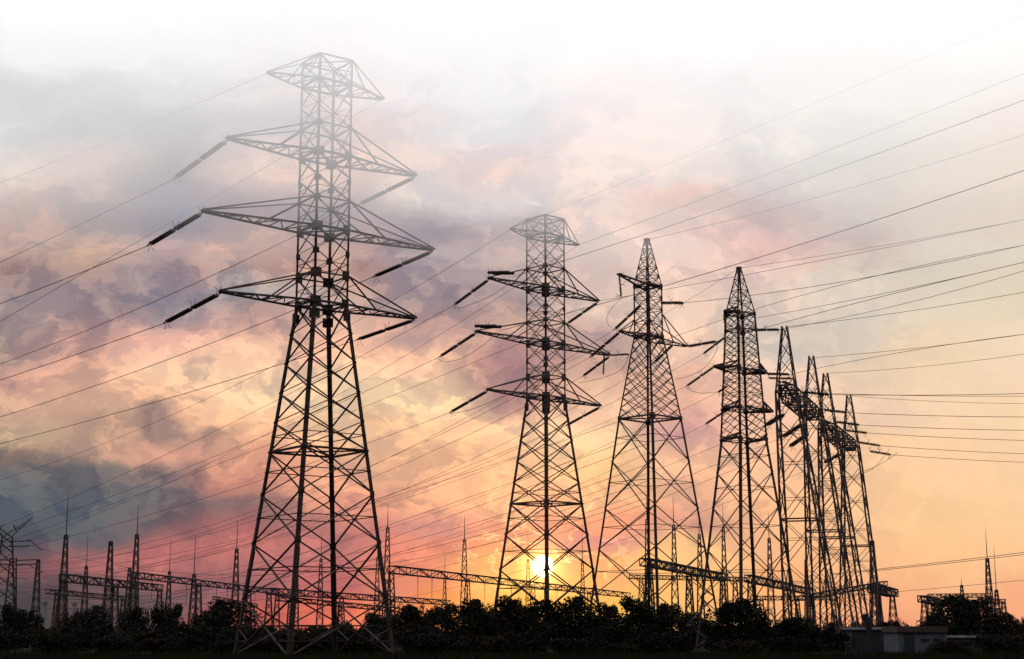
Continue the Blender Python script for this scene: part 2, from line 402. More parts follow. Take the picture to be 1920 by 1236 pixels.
T3, TIP3 = peaked('slim pylon with pointed peak, just right of the pylon before the sun', (at(1216, 620, Y3).x, Y3, 0), R(44), pr3,
    [.05, z3(1120), z3(1030), z3(953), z3(865), z3(785)], lins(z3(785), z3(628), 4),
    lins(z3(628), z3(537), 4) + lins(z3(537), z3(450), 5)[1:], [z3(785), z3(632), z3(537)],
    [(-1, 4.6, z3(632), z3(600), 0), (1, 6.5, z3(636), z3(590), 0)], lw=.22, w=.11, dense=False)
Y4 = 185.0; z4 = lambda py: at(1392, py, Y4).z
pr4 = [(0, 4.5), (z4(830), 2.0), (z4(700), 1.62), (z4(588), 1.3), (z4(503), .2)]
T4, TIP4 = peaked('dark crowded pylon with pointed peak, second peaked one from the sun', (at(1391, 700, Y4).x, Y4, 0), R(28), pr4,
    [.05, z4(1120), z4(1030), z4(950), z4(885), z4(830)], lins(z4(830), z4(765), 2),
    lins(z4(765), z4(588), 7) + lins(z4(588), z4(503), 4)[1:], [z4(826), z4(768), z4(695), z4(620), z4(590)],
    [(-1, 3.9, z4(692), z4(681), 0), (1, 3.6, z4(696), z4(684), 0), (-1, 2.6, z4(767), z4(756), 0), (1, 4.3, z4(768), z4(756), 0),
     (-1, 2.2, z4(588), z4(580), .1), (1, 2.3, z4(824), z4(816), 0), (-1, 2.6, z4(824), z4(816), 0)], lw=.29, w=.11, aw=2.0)

# ------------------------------------------------------------------ two portal pylons on the right
def truss(mb, p, q, wd, dp, n, w, taper=False):
    """box lattice girder from p to q, wd wide, dp deep, top at p,q"""
    p = Vector(p); q = Vector(q); d = (q - p).normalized(); s = d.cross(Vector((0, 0, 1))).normalized() * (wd / 2)
    dn = Vector((0, 0, -dp))
    def sec(t):
        k = 1.0
        if taper: k = min(1.0, .3 + 5.0 * min(t, 1 - t))
        c = p.lerp(q, t); return [c + s * k, c - s * k, c - s * k + dn * k, c + s * k + dn * k]
    for i in range(n):
        A, B = sec(i / n), sec((i + 1) / n)
        for j in range(4):
            mb.bar(A[j], B[j], w * 1.3); mb.bar(A[j], A[(j + 1) % 4], w)
            mb.bar(A[j] if i % 2 else A[(j + 1) % 4], B[(j + 1) % 4] if i % 2 else B[j], w)
    E = sec(1)
    for j in range(4): mb.bar(E[j], E[(j + 1) % 4], w)
def portal(label, pa, pb, zpeak, zbeam, ext, lean, m='rust'):
    pa = Vector(pa); pb = Vector(pb); d = pb - pa; L = d.length; rz = math.atan2(d.y, d.x)
    t = thing('portal_pylon', pa, label, 'pylon', 'portal pylons on the right', rz)
    prof = [(0, 2.7), (zbeam, 1.0), (zpeak, .25)]
    for x0, ln in ((0, lean[0]), (L, lean[1])):
        sh = Vector((ln * math.cos(rz), -ln * math.sin(rz), 0)); mb = MB(); off = Vector((x0, 0, 0))
        for k in range(4):
            for (za, _), (zb, _) in zip(prof, prof[1:]): mb.bar(corner(prof, za, k), corner(prof, zb, k), .20 if za < 1 else .13)
        zs = [0.05, zbeam * .17, zbeam * .34, zbeam * .5, zbeam * .65, zbeam * .78, zbeam * .89, zbeam]
        for p_, q_ in zip(zs, zs[1:]): panel_x(mb, prof, p_, q_, .10, mid=True)
        for p_, q_ in zip(lins(zbeam, zpeak, 4), lins(zbeam, zpeak, 4)[1:]): panel_x(mb, prof, p_, q_, .09)
        ring(mb, prof, zbeam * .5, .15); ring(mb, prof, zbeam, .14)
        mb.v = [p_ + off + sh * max(0.0, 1 - p_.z / zbeam) for p_ in mb.v]
        mb.build('column', m, t)
    mb = MB(); truss(mb, (-ext, 0, zbeam + .7), (L + ext, 0, zbeam + .7), 1.6, 1.5, 11, .10, True)
    mb.build('beam', m, t)
    return t
def pt(px, py, Y): p = at(px, py, Y); return Vector((p.x, Y, 0))
PA = [pt(1474, 700, 163), pt(1524, 740, 181), pt(1551, 780, 192), pt(1594, 800, 210)]
ZBM = at(1474, 735, 163).z
portal('tall portal pylon with two peaks and a lattice beam, beside the crowded pylon', PA[0], PA[1], at(1470, 612, 163).z, ZBM, 2.6, (2.1, 1.5))
portal('farther portal pylon with two lower peaks, last on the right of the row', PA[2], PA[3], at(1547, 700, 192).z, at(1551, 805, 192).z, 2.6, (1.3, .5))

# ------------------------------------------------------------------ insulator strings
def insulator(p, q, label, group, twin=.28, horns=True, fat=1.0, cat='insulator'):
    p = Vector(p); q = Vector(q); d = q - p; L = d.length; ax = d.normalized()
    t = thing('insulator_string', p, label, cat, group)
    up = Vector((0, 0, 1)) if abs(ax.z) < .9 else Vector((1, 0, 0))
    sd = ax.cross(up).normalized(); nr = sd.cross(ax)
    n = max(8, int(L / .2))
    for s in ((-1, 1) if twin else (0,)):
        mb = MB(); o = sd * (s * twin / 2); pts = []; rad = []
        pts.append(o * .2); rad.append(.03); pts.append(ax * (L * .06) + o); rad.append(.04)
        for i in range(n):
            c = L * (.07 + (.41 * i / (n // 2) if i < n // 2 else .45 + .41 * (i - n // 2) / (n - n // 2))); h = L * .8 / n
            for a_, r_ in ((0, .045), (.25, .125), (.5, .115), (.6, .045)): pts.append(ax * (c + a_ * h) + o); rad.append(r_ * fat)
        pts.append(ax * (L * .94) + o); rad.append(.04); pts.append(ax * L + o * .2); rad.append(.03)
        mb.tube(pts, rad, 6); mb.build('disc_string', 'glaze', t)
    if horns:
        for f in (.04, .48, .95):
            mb = MB()
            for s in (-1, 1):
                a_ = ax * (L * f) + sd * (s * .15)
                sg = 1 if f < .9 else -1
                mb.tube([a_, a_ + nr * (.35 * sg) + ax * (-.12), a_ + nr * (.62 * sg) + ax * (-.32 if s > 0 else .1)], .022, 4)
            mb.build('arcing_horn', 'steel', t)
    return t
def cable(pts, label, cat, rad, name='power_line', group=None):
    o0 = Vector(pts[0]); mb = MB(); mb.tube([Vector(p) - o0 for p in pts], rad, 5)
    o = mb.build(name, 'wire'); o.location = o0
    return tag(o, label, cat, group)
def wire(p, ang, pix, label, rad=.026, ext=None, curv=.00045, group='power lines', n=28):
    """a hanging line from p in direction ang that passes the sighted points"""
    p = Vector(p); dx, dy = math.cos(ang), math.sin(ang)
    if ext is None: ext = 1.25 if dx < 0 else 2.3
    if dx > 0: rad *= 1.2
    pts = []
    for px, py in pix:
        h = hit(p, ang, px, py); pts.append(((h.x - p.x) * dx + (h.y - p.y) * dy, h.z))
    if len(pts) == 1:
        s1, zz = pts[0]; c = curv; b = (zz - p.z - c * s1 * s1) / s1; smax = s1
    else:
        (s1, za), (s2, zb) = pts[0], pts[-1]
        ga, gb = (za - p.z) / s1, (zb - p.z) / s2
        c = (gb - ga) / (s2 - s1); b = ga - c * s1; smax = s2
        if abs(c) > .006: c = math.copysign(.006, c); b = (zb - p.z - c * s2 * s2) / s2
    out = []
    for i in range(n + 1):
        s = smax * ext * i / n; out.append((p.x + dx * s, p.y + dy * s, p.z + b * s + c * s * s))
    return cable(out, label, 'power line', rad, 'power_line', group)
LEFT = R(140); RIGHT = R(-53)
GI = 'insulator strings on the pylons'
ORD = ['top', 'second', 'third', 'lowest']
# tallest pylon: all strings and lines run off to the left
sp1 = {(1, -1): ((425, 267), (325, 336)), (2, -1): ((380, 406), (275, 462)), (3, -1): ((418, 553), (306, 607)),
       (1, 1): ((762, 333), (672, 384)), (2, 1): ((795, 470), (698, 520)), (3, 1): ((765, 598), (667, 638))}
ln1 = {(1, -1): [(0, 492)], (2, -1): [(0, 570)], (3, -1): [(0, 713)], (1, 1): [(543, 448), (0, 683)],
       (2, 1): [(543, 585), (0, 782)], (3, 1): [(530, 682), (0, 832)]}
for (i, s), (a_, b_) in sp1.items():
    p = tip1(i, s); sd = 'left' if s < 0 else 'right'
    q = hit(p, LEFT, *b_)
    insulator(p + Vector((0, 0, -.12)), q, f'insulator string sloping left from the {ORD[i]} {sd} crossarm of the tallest pylon', GI)
    wire(q, LEFT, ln1[(i, s)], f'power line running down left from the {ORD[i]} {sd} crossarm of the tallest pylon', .03)
wire(tip1(0, -1), LEFT, [(250, 245), (0, 343)], 'earth wire falling left from the top left crossarm of the tallest pylon', .024)
wire(tip1(0, 1), LEFT, [(528, 296), (0, 603)], 'earth wire passing behind the tallest pylon from its top right crossarm', .024)

# the pylon before the sun
sp2 = {(1, -1): (850, 573), (2, -1): (823, 670), (3, -1): (843, 774), (1, 1): (1062, 608), (3, 1): (1060, 799), (2, 1): (1092, 706)}
ln2 = {(1, -1): [(520, 750), (20, 980)], (2, -1): [(513, 810), (43, 988)], (3, -1): [(497, 898), (-40, 1045)], (1, 1): [(690, 760), (-40, 1035)],
       (3, 1): [(700, 938), (-40, 1075)], (2, 1): [(735, 880), (-40, 1062)]}
for (i, s), b_ in sp2.items():
    p = tip2(i, s); sd = 'left' if s < 0 else 'right'
    q = hit(p, LEFT, *b_)
    insulator(p + Vector((0, 0, -.12)), q, f'insulator string sloping left from the {ORD[i]} {sd} crossarm of the pylon before the sun', GI)
    wire(q, LEFT, ln2[(i, s)], f'power line running down left from the {ORD[i]} {sd} crossarm of the pylon before the sun', .024, 1.1)
wire(tip2(0, -1), LEFT, [(700, 585), (0, 900)], 'earth wire running down left from the top left crossarm of the pylon before the sun', .022)
wire(tip2(0, 1), LEFT, [(780, 655), (-40, 1042)], 'earth wire running down left from the top right crossarm of the pylon before the sun', .02, 1.1)
for i, b_, e_, sg in ((1, (962, 519), (1920, 188), 'second'), (2, (938, 620), (1920, 320), 'third')):
    p = tip2(i, -1); q = hit(p, RIGHT, *b_)
    insulator(p + Vector((0, 0, .55)), q + Vector((0, 0, .45)), f'foreshortened dark insulator string lying over the {sg} left crossarm of the pylon before the sun', GI, .7, True, 1.5)
    wire(q, RIGHT, [((1400, 375) if i == 1 else (1400, 490)), e_], f'power line climbing right from the {sg} left crossarm of the pylon before the sun', .026)
wire(tip2(0, -1), RIGHT, [(1290, 292), (1920, 30)], 'faint earth wire climbing to the top right corner from the pylon before the sun', .013)
wire(tip2(0, 1), RIGHT, [(1500, 303), (1920, 138)], 'faint earth wire climbing right from the top right crossarm of the pylon before the sun', .022)
p = tip2(2, 1); q = hit(p, R(-20), 1180, 664)
insulator(p, q, 'level insulator string at the third right crossarm tip of the pylon before the sun', GI)
wire(q, RIGHT, [(1400, 585), (1920, 460)], 'power line running right from the third right crossarm of the pylon before the sun', .02)
p = hit(tip2(2, 1), R(44), 1133, 664)
insulator(p, p + Vector((-.15, 0, -2.5)), 'hanging insulator below the third right crossarm of the pylon before the sun', GI, .2, False)
wire(tip2(1, 1), RIGHT, [(1190, 553), (1920, 412)], 'power line running right from the second right crossarm of the pylon before the sun', .02)
def jumper(pix, Y, label, rad=.026):
    cable([at(x, y, Y) for x, y in pix], label, 'jumper cable', rad, 'jumper_cable', 'slack jumper loops')
def smooth(pts, n=6):
    out = []
    for i in range(len(pts) - 1):
        p0 = pts[max(i - 1, 0)]; p1 = pts[i]; p2 = pts[i + 1]; p3 = pts[min(i + 2, len(pts) - 1)]
        for j in range(n):
            t = j / n
            out.append(tuple(.5 * (2 * p1[k] + (p2[k] - p0[k]) * t + (2 * p0[k] - 5 * p1[k] + 4 * p2[k] - p3[k]) * t * t + (3 * p1[k] - p0[k] - 3 * p2[k] + p3[k]) * t ** 3) for k in (0, 1)))
    return out + [pts[-1]]
jumper(smooth([(849, 575), (862, 578), (885, 570), (920, 555), (958, 530)]), 162, 'slack jumper loop under the second left crossarm of the pylon before the sun')
jumper(smooth([(821, 673), (838, 679), (870, 670), (905, 648), (936, 622)]), 161, 'slack jumper loop under the third left crossarm of the pylon before the sun')
jumper(smooth([(842, 775), (868, 772), (905, 760), (945, 742)]), 162, 'slack jumper loop under the lowest left crossarm of the pylon before the sun')
jumper(smooth([(1180, 665), (1165, 693), (1128, 709), (1085, 718)]), 172, 'slack jumper loop hanging by the third right crossarm of the pylon before the sun')

# slim peaked pylon
mb = MB(); a_, b__ = Vector((-4.7, 0, z3(540) + .8)), Vector((1.1, 0, z3(540) - .1))
mb.bar(a_ + Vector((0, -.1, 0)), b__ + Vector((0, -1, 0)), .17); mb.bar(a_ + Vector((0, .1, 0)), b__ + Vector((0, 1, 0)), .17); mb.box(a_, (.3, .5, .2))
mb.bar(a_.lerp(b__, .3) + Vector((0, .3, 0)), a_.lerp(b__, .3) + Vector((0, -.3, 0)), .1); mb.build('raised_arm', 'rust', T3)
TIP3.append(wtip(T3, a_))
p = TIP3[2]; insulator(p, p + Vector((.2, 0, -2.6)), 'upright insulator hanging from the raised left arm of the slim pylon', GI, .22)
q0 = p + Vector((.2, 0, -2.65))
cable([q0.lerp(hit(TIP3[0], LEFT, 1152, 620), t) + Vector((-1.2 * math.sin(math.pi * t), 0, -.3 * math.sin(math.pi * t))) for t in lins(0, 1, 12)],
      'slack jumper loop hanging at the left of the slim pylon', 'jumper cable', .024, 'jumper_cable', 'slack jumper loops')
p = at(1202, 572, Y3 - 1); q = hit(p, LEFT, 1151, 619)
insulator(p, q, 'insulator string sloping left from the body of the slim pylon', GI)
wire(q, LEFT, [(1000, 712), (-40, 1070)], 'power line running down left from the body of the slim pylon', .022, 1.05)
p = TIP3[0]; q = hit(p, LEFT, 1105, 671); insulator(p, q, 'insulator string sloping left from the left arm of the slim pylon', GI)
wire(q, LEFT, [(850, 803), (-40, 1066)], 'power line running down left from the left arm of the slim pylon', .022, 1.05)
p = at(1262, 646, Y3 + 3); q = hit(p, LEFT, 1226, 681); insulator(p, q, 'insulator string crossing the body of the slim pylon below its right arm', GI)
wire(q, LEFT, [(850, 877), (-40, 1082)], 'power line running down left from the right arm of the slim pylon', .022, 1.05)
p = at(1238, 568, Y3); q = hit(p, R(-25), 1283, 568); insulator(p, q, 'level insulator string right of the slim pylon, near its peak', GI, .4, True, 1.5)
wire(q, RIGHT, [(1600, 525), (1920, 460)], 'power line running right from the upper right string of the slim pylon', .022)
p = TIP3[1]; q = hit(p, R(-25), 1345, 640); insulator(p, q, 'level insulator string at the right arm tip of the slim pylon', GI, .35, True, 1.4)
wire(q, RIGHT, [(1600, 570), (1920, 492)], 'power line running right from the right arm tip of the slim pylon', .024)
pk3 = at(1215, 449, Y3)
wire(pk3, RIGHT, [(1500, 379), (1920, 253)], 'earth wire climbing right from the peak of the slim pylon', .022)

# crowded peaked pylon
G4 = 'crowded pylon'
for a_, b_, ang_, txt in (((1360, 632), (1318, 664), LEFT, 'upper left'), ((1340, 687), (1286, 725), LEFT, 'middle left'), ((1364, 724), (1346, 736), LEFT, 'short left'),
                          ((1364, 768), (1322, 796), LEFT, 'lower left'), ((1412, 619), (1463, 618), R(-20), 'upper right'), ((1436, 701), (1482, 702), R(-20), 'middle right'),
                          ((1440, 709), (1488, 710), R(-8), 'second middle right'), ((1452, 790), (1432, 800), LEFT, 'lowest right')):
    p = at(*a_, Y4 - 1 if ang_ == LEFT else Y4); q = hit(p, ang_, *b_)
    insulator(p, q, f'{txt} insulator string on the crowded peaked pylon', GI, .25 if ang_ == LEFT else .4, True, .95 if ang_ == LEFT else 1.5)
    if ang_ == LEFT and 'right' not in txt:
        e = {'upper left': [(1230, 712), (-40, 1076)], 'middle left': [(1150, 785), (-40, 1086)], 'short left': [(1180, 815), (-40, 1092)], 'lower left': [(1150, 880), (-40, 1097)]}[txt]
        wire(q, LEFT, e, f'power line running down left from the {txt} string of the crowded pylon', .02, 1.05)
insulator(at(1357, 588, Y4 - 2), at(1361, 628, Y4 - 2), 'hanging insulator at the left shoulder of the crowded peaked pylon', GI, .2, False)
pk4 = at(1385, 503, Y4)
wire(pk4, RIGHT, [(1600, 470), (1920, 412)], 'earth wire running right from the peak of the crowded pylon', .02)
wire(pk4, LEFT, [(1290, 563), (1240, 592)], 'earth wire running left from the peak of the crowded pylon', .018, 3.0)
for a_, e_, txt in (((1420, 596), [(1660, 550), (1920, 492)], 'shoulder'), ((1463, 618), [(1660, 578), (1920, 508)], 'upper right string'), ((1482, 702), [(1660, 666), (1920, 627)], 'middle right string')):
    wire(at(*a_, Y4 - 4), RIGHT, e_, f'power line running right from the {txt} of the crowded pylon', .022)
jumper(smooth([(1346, 645), (1340, 665), (1320, 690), (1290, 706), (1266, 711)]), 183, 'slack jumper loop left of the crowded pylon')
jumper(smooth([(1286, 727), (1310, 737), (1345, 735)]), 183, 'small slack jumper loop under the middle left string of the crowded pylon')

# portal pylons: peaks, strings, level lines to the right
for (px, py, Yp), e_, txt in (((1472, 613, 163), [(1660, 590), (1920, 548)], 'first'), ((1522, 671, 181), [(1700, 655), (1920, 627)], 'second'),
                              ((1548, 700, 192), [(1700, 690), (1920, 664)], 'third'), ((1590, 742, 210), [(1740, 752), (1920, 757)], 'last')):
    wire(at(px, py, Yp), R(-35), e_, f'earth wire running right from the {txt} peak of the portal pylons', .02)
strs = [((1504, 735), (1557, 740), (1920, 738), 167), ((1543, 768), (1590, 774), (1920, 782), 174), ((1566, 791), (1613, 797), (1920, 807), 181),
        ((1585, 807), (1627, 812), (1920, 826), 195), ((1608, 829), (1652, 836), (1920, 851), 202), ((1630, 846), (1672, 853), (1920, 867), 209)]
OR6 = ['first', 'second', 'third', 'fourth', 'fifth', 'sixth']
for k, (a_, b_, e_, Yp) in enumerate(strs):
    p = at(*a_, Yp); q = hit(p, R(-8), *b_)
    insulator(p, q, f'{OR6[k]} from top of the level insulator strings right of the portal pylons', GI, .5, True, 1.6)
    wire(q, R(-8), [e_], f'{OR6[k]} from top of the level conductors leaving the portal pylons', .026, 2.2, .0012)
wire(hit(at(1504, 735, 167), R(-8), 1557, 738), R(-6), [(1920, 743)], 'lower twin of the top level conductor leaving the portal pylons', .02, 2.2, .001)
for a_, b_, Yp, txt in (((1470, 776), (1436, 798), 163, 'nearest'), ((1505, 795), (1467, 820), 170, 'second'), ((1516, 813), (1480, 838), 176, 'third'),
                        ((1578, 850), (1545, 868), 196, 'farthest')):
    p = at(*a_, Yp); q = hit(p, LEFT, *b_)
    insulator(p, q, f'{txt} sloping insulator string left below the portal beams', GI, .5, True, 1.6)
    wire(q, LEFT, [(b_[0] - 300, b_[1] + 118), (-40, 1100)], f'power line running down left from the {txt} string below the portal beams', .02, 1.05)
jumper(smooth([(1613, 885), (1635, 878), (1660, 865), (1682, 850)]), 200, 'upper slack loop right of the portal pylons')
jumper(smooth([(1560, 900), (1610, 890), (1640, 876), (1668, 842)]), 196, 'lower slack loop right of the portal pylons')
# lines low on the right, towards the switchyard
for a_, e_, txt in (((1560, 1076, 240), (1920, 1036), 'thicker upper'), ((1560, 1078, 241), (1920, 1040), 'thicker lower'), ((1650, 1112, 262), (1920, 1088), 'thin')):
    wire(at(*a_), R(-12), [e_], f'{txt} line low on the right above the substation', .035 if txt != 'thin' else .03, 2.2)

# ------------------------------------------------------------------ substation: masts, gantries
def tower_bits(mb, off, prof, w, n):
    b = MB()
    for k in range(4): b.bar(corner(prof, 0, k), corner(prof, prof[-1][0], k), w * 1.2)
    H = prof[-1][0]; z = 0.0
    zs = [H * (1 - (1 - i / n) ** 1.25) for i in range(n + 1)]
    for p_, q_ in zip(zs, zs[1:]):
        for k in range(4):
            s = k % 2
            b.bar(corner(prof, p_, k + s), corner(prof, q_, k + 1 - s), w * .75); b.bar(corner(prof, p_, k + 1 - s), corner(prof, q_, k + s), w * .6)
    i = len(mb.v); mb.v += [p_ + off for p_ in b.v]; mb.f += [tuple(x + i for x in f) for f in b.f]
def mast(px, ytop, ysp, Yp, label, base=.95, top=.25):
    p = at(px, ytop, Yp); H = p.z
    t = thing('lightning_mast', (p.x, Yp, 0), label, 'mast', 'lattice masts of the substation')
    mb = MB(); tower_bits(mb, Vector((0, 0, 0)), [(0, base), (H, top)], .13, 10)
    mb.box((0, 0, H), (top * 2.6, top * 2.6, .25)); mb.build('lattice', 'far', t)
    if ysp:
        h2 = at(px, ysp, Yp).z; s = MB(); s.tube([(0, 0, H), (0, 0, (H + h2) / 2), (0, 0, h2)], [.1, .07, .03], 5); s.build('spike', 'far', t)
    return t
for a in ((124, 1004, 918, 290, 'tall mast with long spike left of the tallest pylon, over the first beam'),
          (208, 1016, None, 280, 'blunt lattice mast without a spike, left of the tallest pylon'),
          (257, 1003, 945, 300, 'spiked lattice mast next to the blunt mast, at the beam end'),
          (162, 1062, 1000, 380, 'faint spiked mast between the tall spiked mast and the blunt mast'),
          (72, 1050, None, 330, 'short blunt mast beside the far pylon at the left edge'),
          (243, 1066, None, 360, 'short thin mast beside the spiked mast left of the tallest pylon'),
          (318, 1072, 1012, 400, 'faint thin mast right of the spiked mast over the long beam'),
          (364, 1078, 1003, 310, 'needle spike mast at the junction of the beams on the left'),
          (444, 1030, 975, 320, 'spiked mast close to the left leg of the tallest pylon'),
          (727, 990, 945, 300, 'spiked mast just right of the tallest pylon'),
          (871, 1014, 965, 300, 'spiked mast on the long beam between the two big pylons'),
          (556, 1040, 985, 360, 'spiked mast seen between the legs of the tallest pylon on the left'),
          (602, 1048, 1000, 400, 'small spiked mast seen in the middle of the tallest pylon legs'),
          (708, 1046, 985, 420, 'faint mast behind the right leg of the tallest pylon'),
          (834, 1080, 1040, 460, 'distant short mast left of the long beam mast'),
          (990, 1050, 1000, 430, 'faint mast inside the left legs of the pylon before the sun'),
          (1092, 1055, 985, 420, 'faint mast inside the right legs of the pylon before the sun'),
          (1213, 975, 925, 330, 'mast behind the near legs of the slim pylon'),
          (1263, 985, 930, 340, 'mast right of centre inside the slim pylon legs'),
          (1311, 1003, 955, 350, 'mast in the gap between the slim and the crowded pylon'),
          (1356, 990, 940, 380, 'mast behind the left legs of the crowded pylon'),
          (1442, 1010, 960, 360, 'mast right of the legs of the crowded pylon'),
          (1511, 1050, 1005, 420, 'faint mast inside the legs of the nearer portal pylon'),
          (1635, 1015, 992, 270, 'mast just right of the last portal pylon'),
          (1803, 1098, 1085, 420, 'small far mast above the tree on the right'),
          (1851, 1048, 992, 330, 'tall spiked mast by the right edge'),
          (1868, 1107, 1025, 350, 'thinner spiked mast nearest to the right edge')):
    mast(*a)
def gantry(a_, b_, Ya, Yb, cols, label, dp=1.1, wd=1.2, n=16, w=.13, cw=1.1, drops=(), group='substation gantries'):
    p = at(*a_, Ya); q = at(*b_, Yb)
    t = thing('substation_gantry', (p.x, Ya, 0), label, 'gantry', group)
    o = Vector((p.x, Ya, 0)); mb = MB(); truss(mb, p - o, q - o, wd, dp, n, w); mb.build('beam', 'far', t)
    for c in cols:
        m_ = p.lerp(q, c) - o; mb = MB()
        tower_bits(mb, Vector((m_.x, m_.y, 0)), [(0, cw * .78), (m_.z - dp * .6, .3)], .11, 7); mb.build('column', 'far', t)
    for k, c in enumerate(drops):
        m_ = p.lerp(q, c) - Vector((0, 0, dp)); h = min(m_.z - .5, 3.2 + .6 * (k % 3))
        insul = MB(); insul.tube([(0, 0, 0), (0, 0, -.9), (0, 0, -h)], [.07, .05, .03], 5)
        tag(insul.build('dropper_wire', 'wire'), f'thin dropper hanging from the {drops_txt}', 'dropper wire', 'droppers hanging from the gantry beams').location = m_
    return t
drops_txt = 'long beam left of the low sun'
gantry((734, 1061), (1178, 1112), 226, 380, (.0, .22, .47, .75, 1.0), 'long gantry beam crossing behind the trees to the low sun', 1.05, 1.1, 34, .10, 1.1, (.07, .11, .15, .28, .33, .38, .52, .58))
drops_txt = 'beam left of the tallest pylon'
gantry((250, 1073), (520, 1106), 250, 345, (0, .38, .75, 1.0), 'long pale gantry beam running behind the left leg of the tallest pylon', .9, 1.1, 26, .095, 1.1, (.1, .2, .3, .5, .58, .7, .8))
gantry((118, 1077), (300, 1097), 255, 310, (0, .5, 1.0), 'dark gantry beam starting at the tall spiked mast on the left', 1.15, 1.2, 16, .13, 1.2)
gantry((90, 1105), (245, 1120), 330, 370, (.1, .9), 'low faint gantry beam behind the masts at far left', .9, 1.1, 10, .12)
gantry((482, 1133), (400, 1118), 330, 330, (.1, .9), 'small pale gantry behind the bush left of the tallest pylon', .7, 1.0, 8, .12)
gantry((505, 1103), (840, 1126), 288, 400, (0, .33, .62, 1.0), 'dark gantry beam passing behind the legs of the tallest pylon', 1.1, 1.2, 22, .15, 1.2)
gantry((520, 1118), (745, 1140), 300, 330, (.1, .5, .9), 'lower dark beam between the legs of the tallest pylon', .8, 1.0, 12, .14, .9)
gantry((1208, 1047), (1358, 1077), 200, 252, (.05, .5, .97), 'heavy gantry beam behind the slim pylon', .9, 1.2, 18, .115, 1.0)
gantry((1180, 1078), (1400, 1083), 300, 300, (.1, .5, .9), 'thin level beam behind the slim pylon legs', .7, .9, 14, .12)
gantry((1403, 1078), (1524, 1106), 250, 335, (.02, .5, .98), 'heavy gantry beam behind the portal pylon legs', 1.1, 1.2, 18, .12, 1.0)
gantry((1420, 1118), (1570, 1118), 340, 340, (.05, .5, .95), 'low level beam behind the crowded pylon legs', .8, 1.0, 10, .13)
gantry((1500, 1118), (1660, 1090), 260, 300, (.1, .9), 'thin rising beam behind the portal pylons', .7, .8, 10, .12, .8)
gantry((1637, 1096), (1674, 1106), 255, 285, (.05, .95), 'thick short gantry beam right of the last portal pylon', 1.2, 1.8, 8, .16, 1.2)
gantry((1729, 1117), (1772, 1128), 320, 372, (.05, .55), 'thick slanting gantry beam left of the big tree on the right', 1.2, 1.8, 8, .17, 1.4)
gantry((1740, 1114), (1856, 1113), 365, 365, (.02, .98), 'upper thin beam behind the tree on the right', .9, .9, 14, .12, 1.4)
gantry((1790, 1125), (1884, 1124), 340, 340, (.05, .97), 'lower thin beam behind the tree on the right', .8, .9, 12, .12, 1.2)
for i, (x, y0, y1_) in enumerate(((20, 1080, 1130), (0, 1095, 1100), (40, 1120, 1085), (60, 1140, 1090))):
    cable([at(x, y0, 300).lerp(at(440, y1_, 330), t) - Vector((0, 0, 2.0 * math.sin(math.pi * t))) for t in lins(0, 1, 14)],
          ['lowest', 'second', 'third', 'uppermost'][i] + ' slack busbar line strung low among the masts on the left', 'power line', .035, 'power_line', 'busbar lines of the substation')
for i, (x0, y0, x1, y1_) in enumerate(((732, 1010, 940, 925), (700, 1030, 950, 960), (640, 1060, 955, 990), (560, 1075, 960, 1020), (500, 1060, 945, 905), (470, 1010, 930, 868))):
    p = at(1218, y1_ - .34 * (1218 - x1), 178); wire(p, LEFT, [((x0 + x1) / 2, (y0 + y1_) / 2 + 4), (x0, y0)], ['first', 'second', 'third', 'fourth', 'fifth', 'sixth'][i] + ' of the close bundle of lines dropping left behind the pylon before the sun', .026, 2.1, group='bundle of lines behind the pylon before the sun')

# far pylons at the left edge
def far_pylon(px, ytop, Yp, label, vee):
    H = at(px, ytop, Yp).z
    t = thing('far_pylon', (at(px, ytop, Yp).x, Yp, 0), label, 'pylon', 'pylons at the left edge', R(20))
    prof = [(0, 2.6), (H * .72, .9), (H * .84, .9)] if vee else [(0, 1.3), (H, .5)]
    mb = MB(); tower_bits(mb, Vector((0, 0, 0)), [prof[0], prof[-1]], .16, 9); mb.build('lattice', 'far', t)
    if vee:
        for s in (-1, 1):
            mb = MB()
            for y_ in (-.8, .8):
                mb.bar((s * .8, y_, H * .84), (s * 4.4, 0, H), .16); mb.bar((-s * .6, y_, H * .84), (s * 3.0, 0, H * .95), .13)
                mb.bar((s * 1.6, y_ * .7, H * .88), (s * 1.0, y_, H * .93), .1)
            mb.build('horn', 'far', t)
    for s in (-1, 1):
        mb = MB()
        for z_ in ((H * .80, H * .76) if vee else (H * .97, H * .92)):
            mb.bar((s * .5, .6, z_), (s * 4.2, 0, z_ + .2), .16); mb.bar((s * .5, -.6, z_), (s * 4.2, 0, z_ + .2), .16)
        mb.build('crossarm', 'far', t)
    return t
far_pylon(16, 968, 300, 'distant pylon with vee shaped horns cut by the left edge', True)
far_pylon(25, 1046, 280, 'shorter distant pylon with one crossarm near the left edge', False)
p = at(52, 1010, 298); insulator(p, hit(p, R(20), 80, 1033), 'drooping insulator at the vee horned pylon by the left edge', GI, .3, False)
p = at(56, 1060, 278); insulator(p, hit(p, R(20), 82, 1075), 'drooping insulator at the short pylon by the left edge', GI, .3, False)
for px, yt, txt in ((84, 1128, 'stub post left of the tall spiked mast'), (140, 1130, 'stub post right of the tall spiked mast')):
    pz = at(px, yt, 260); mb = MB(); mb.tube([(0, 0, 0), (0, 0, pz.z - .3), (0, 0, pz.z - .3), (0, 0, pz.z)], [.42, .36, .46, .46], 10)
    tag(mb.build('stub_post', 'conc'), 'short dark ' + txt, 'post', 'stub posts on the left').location = (pz.x, 260, 0)

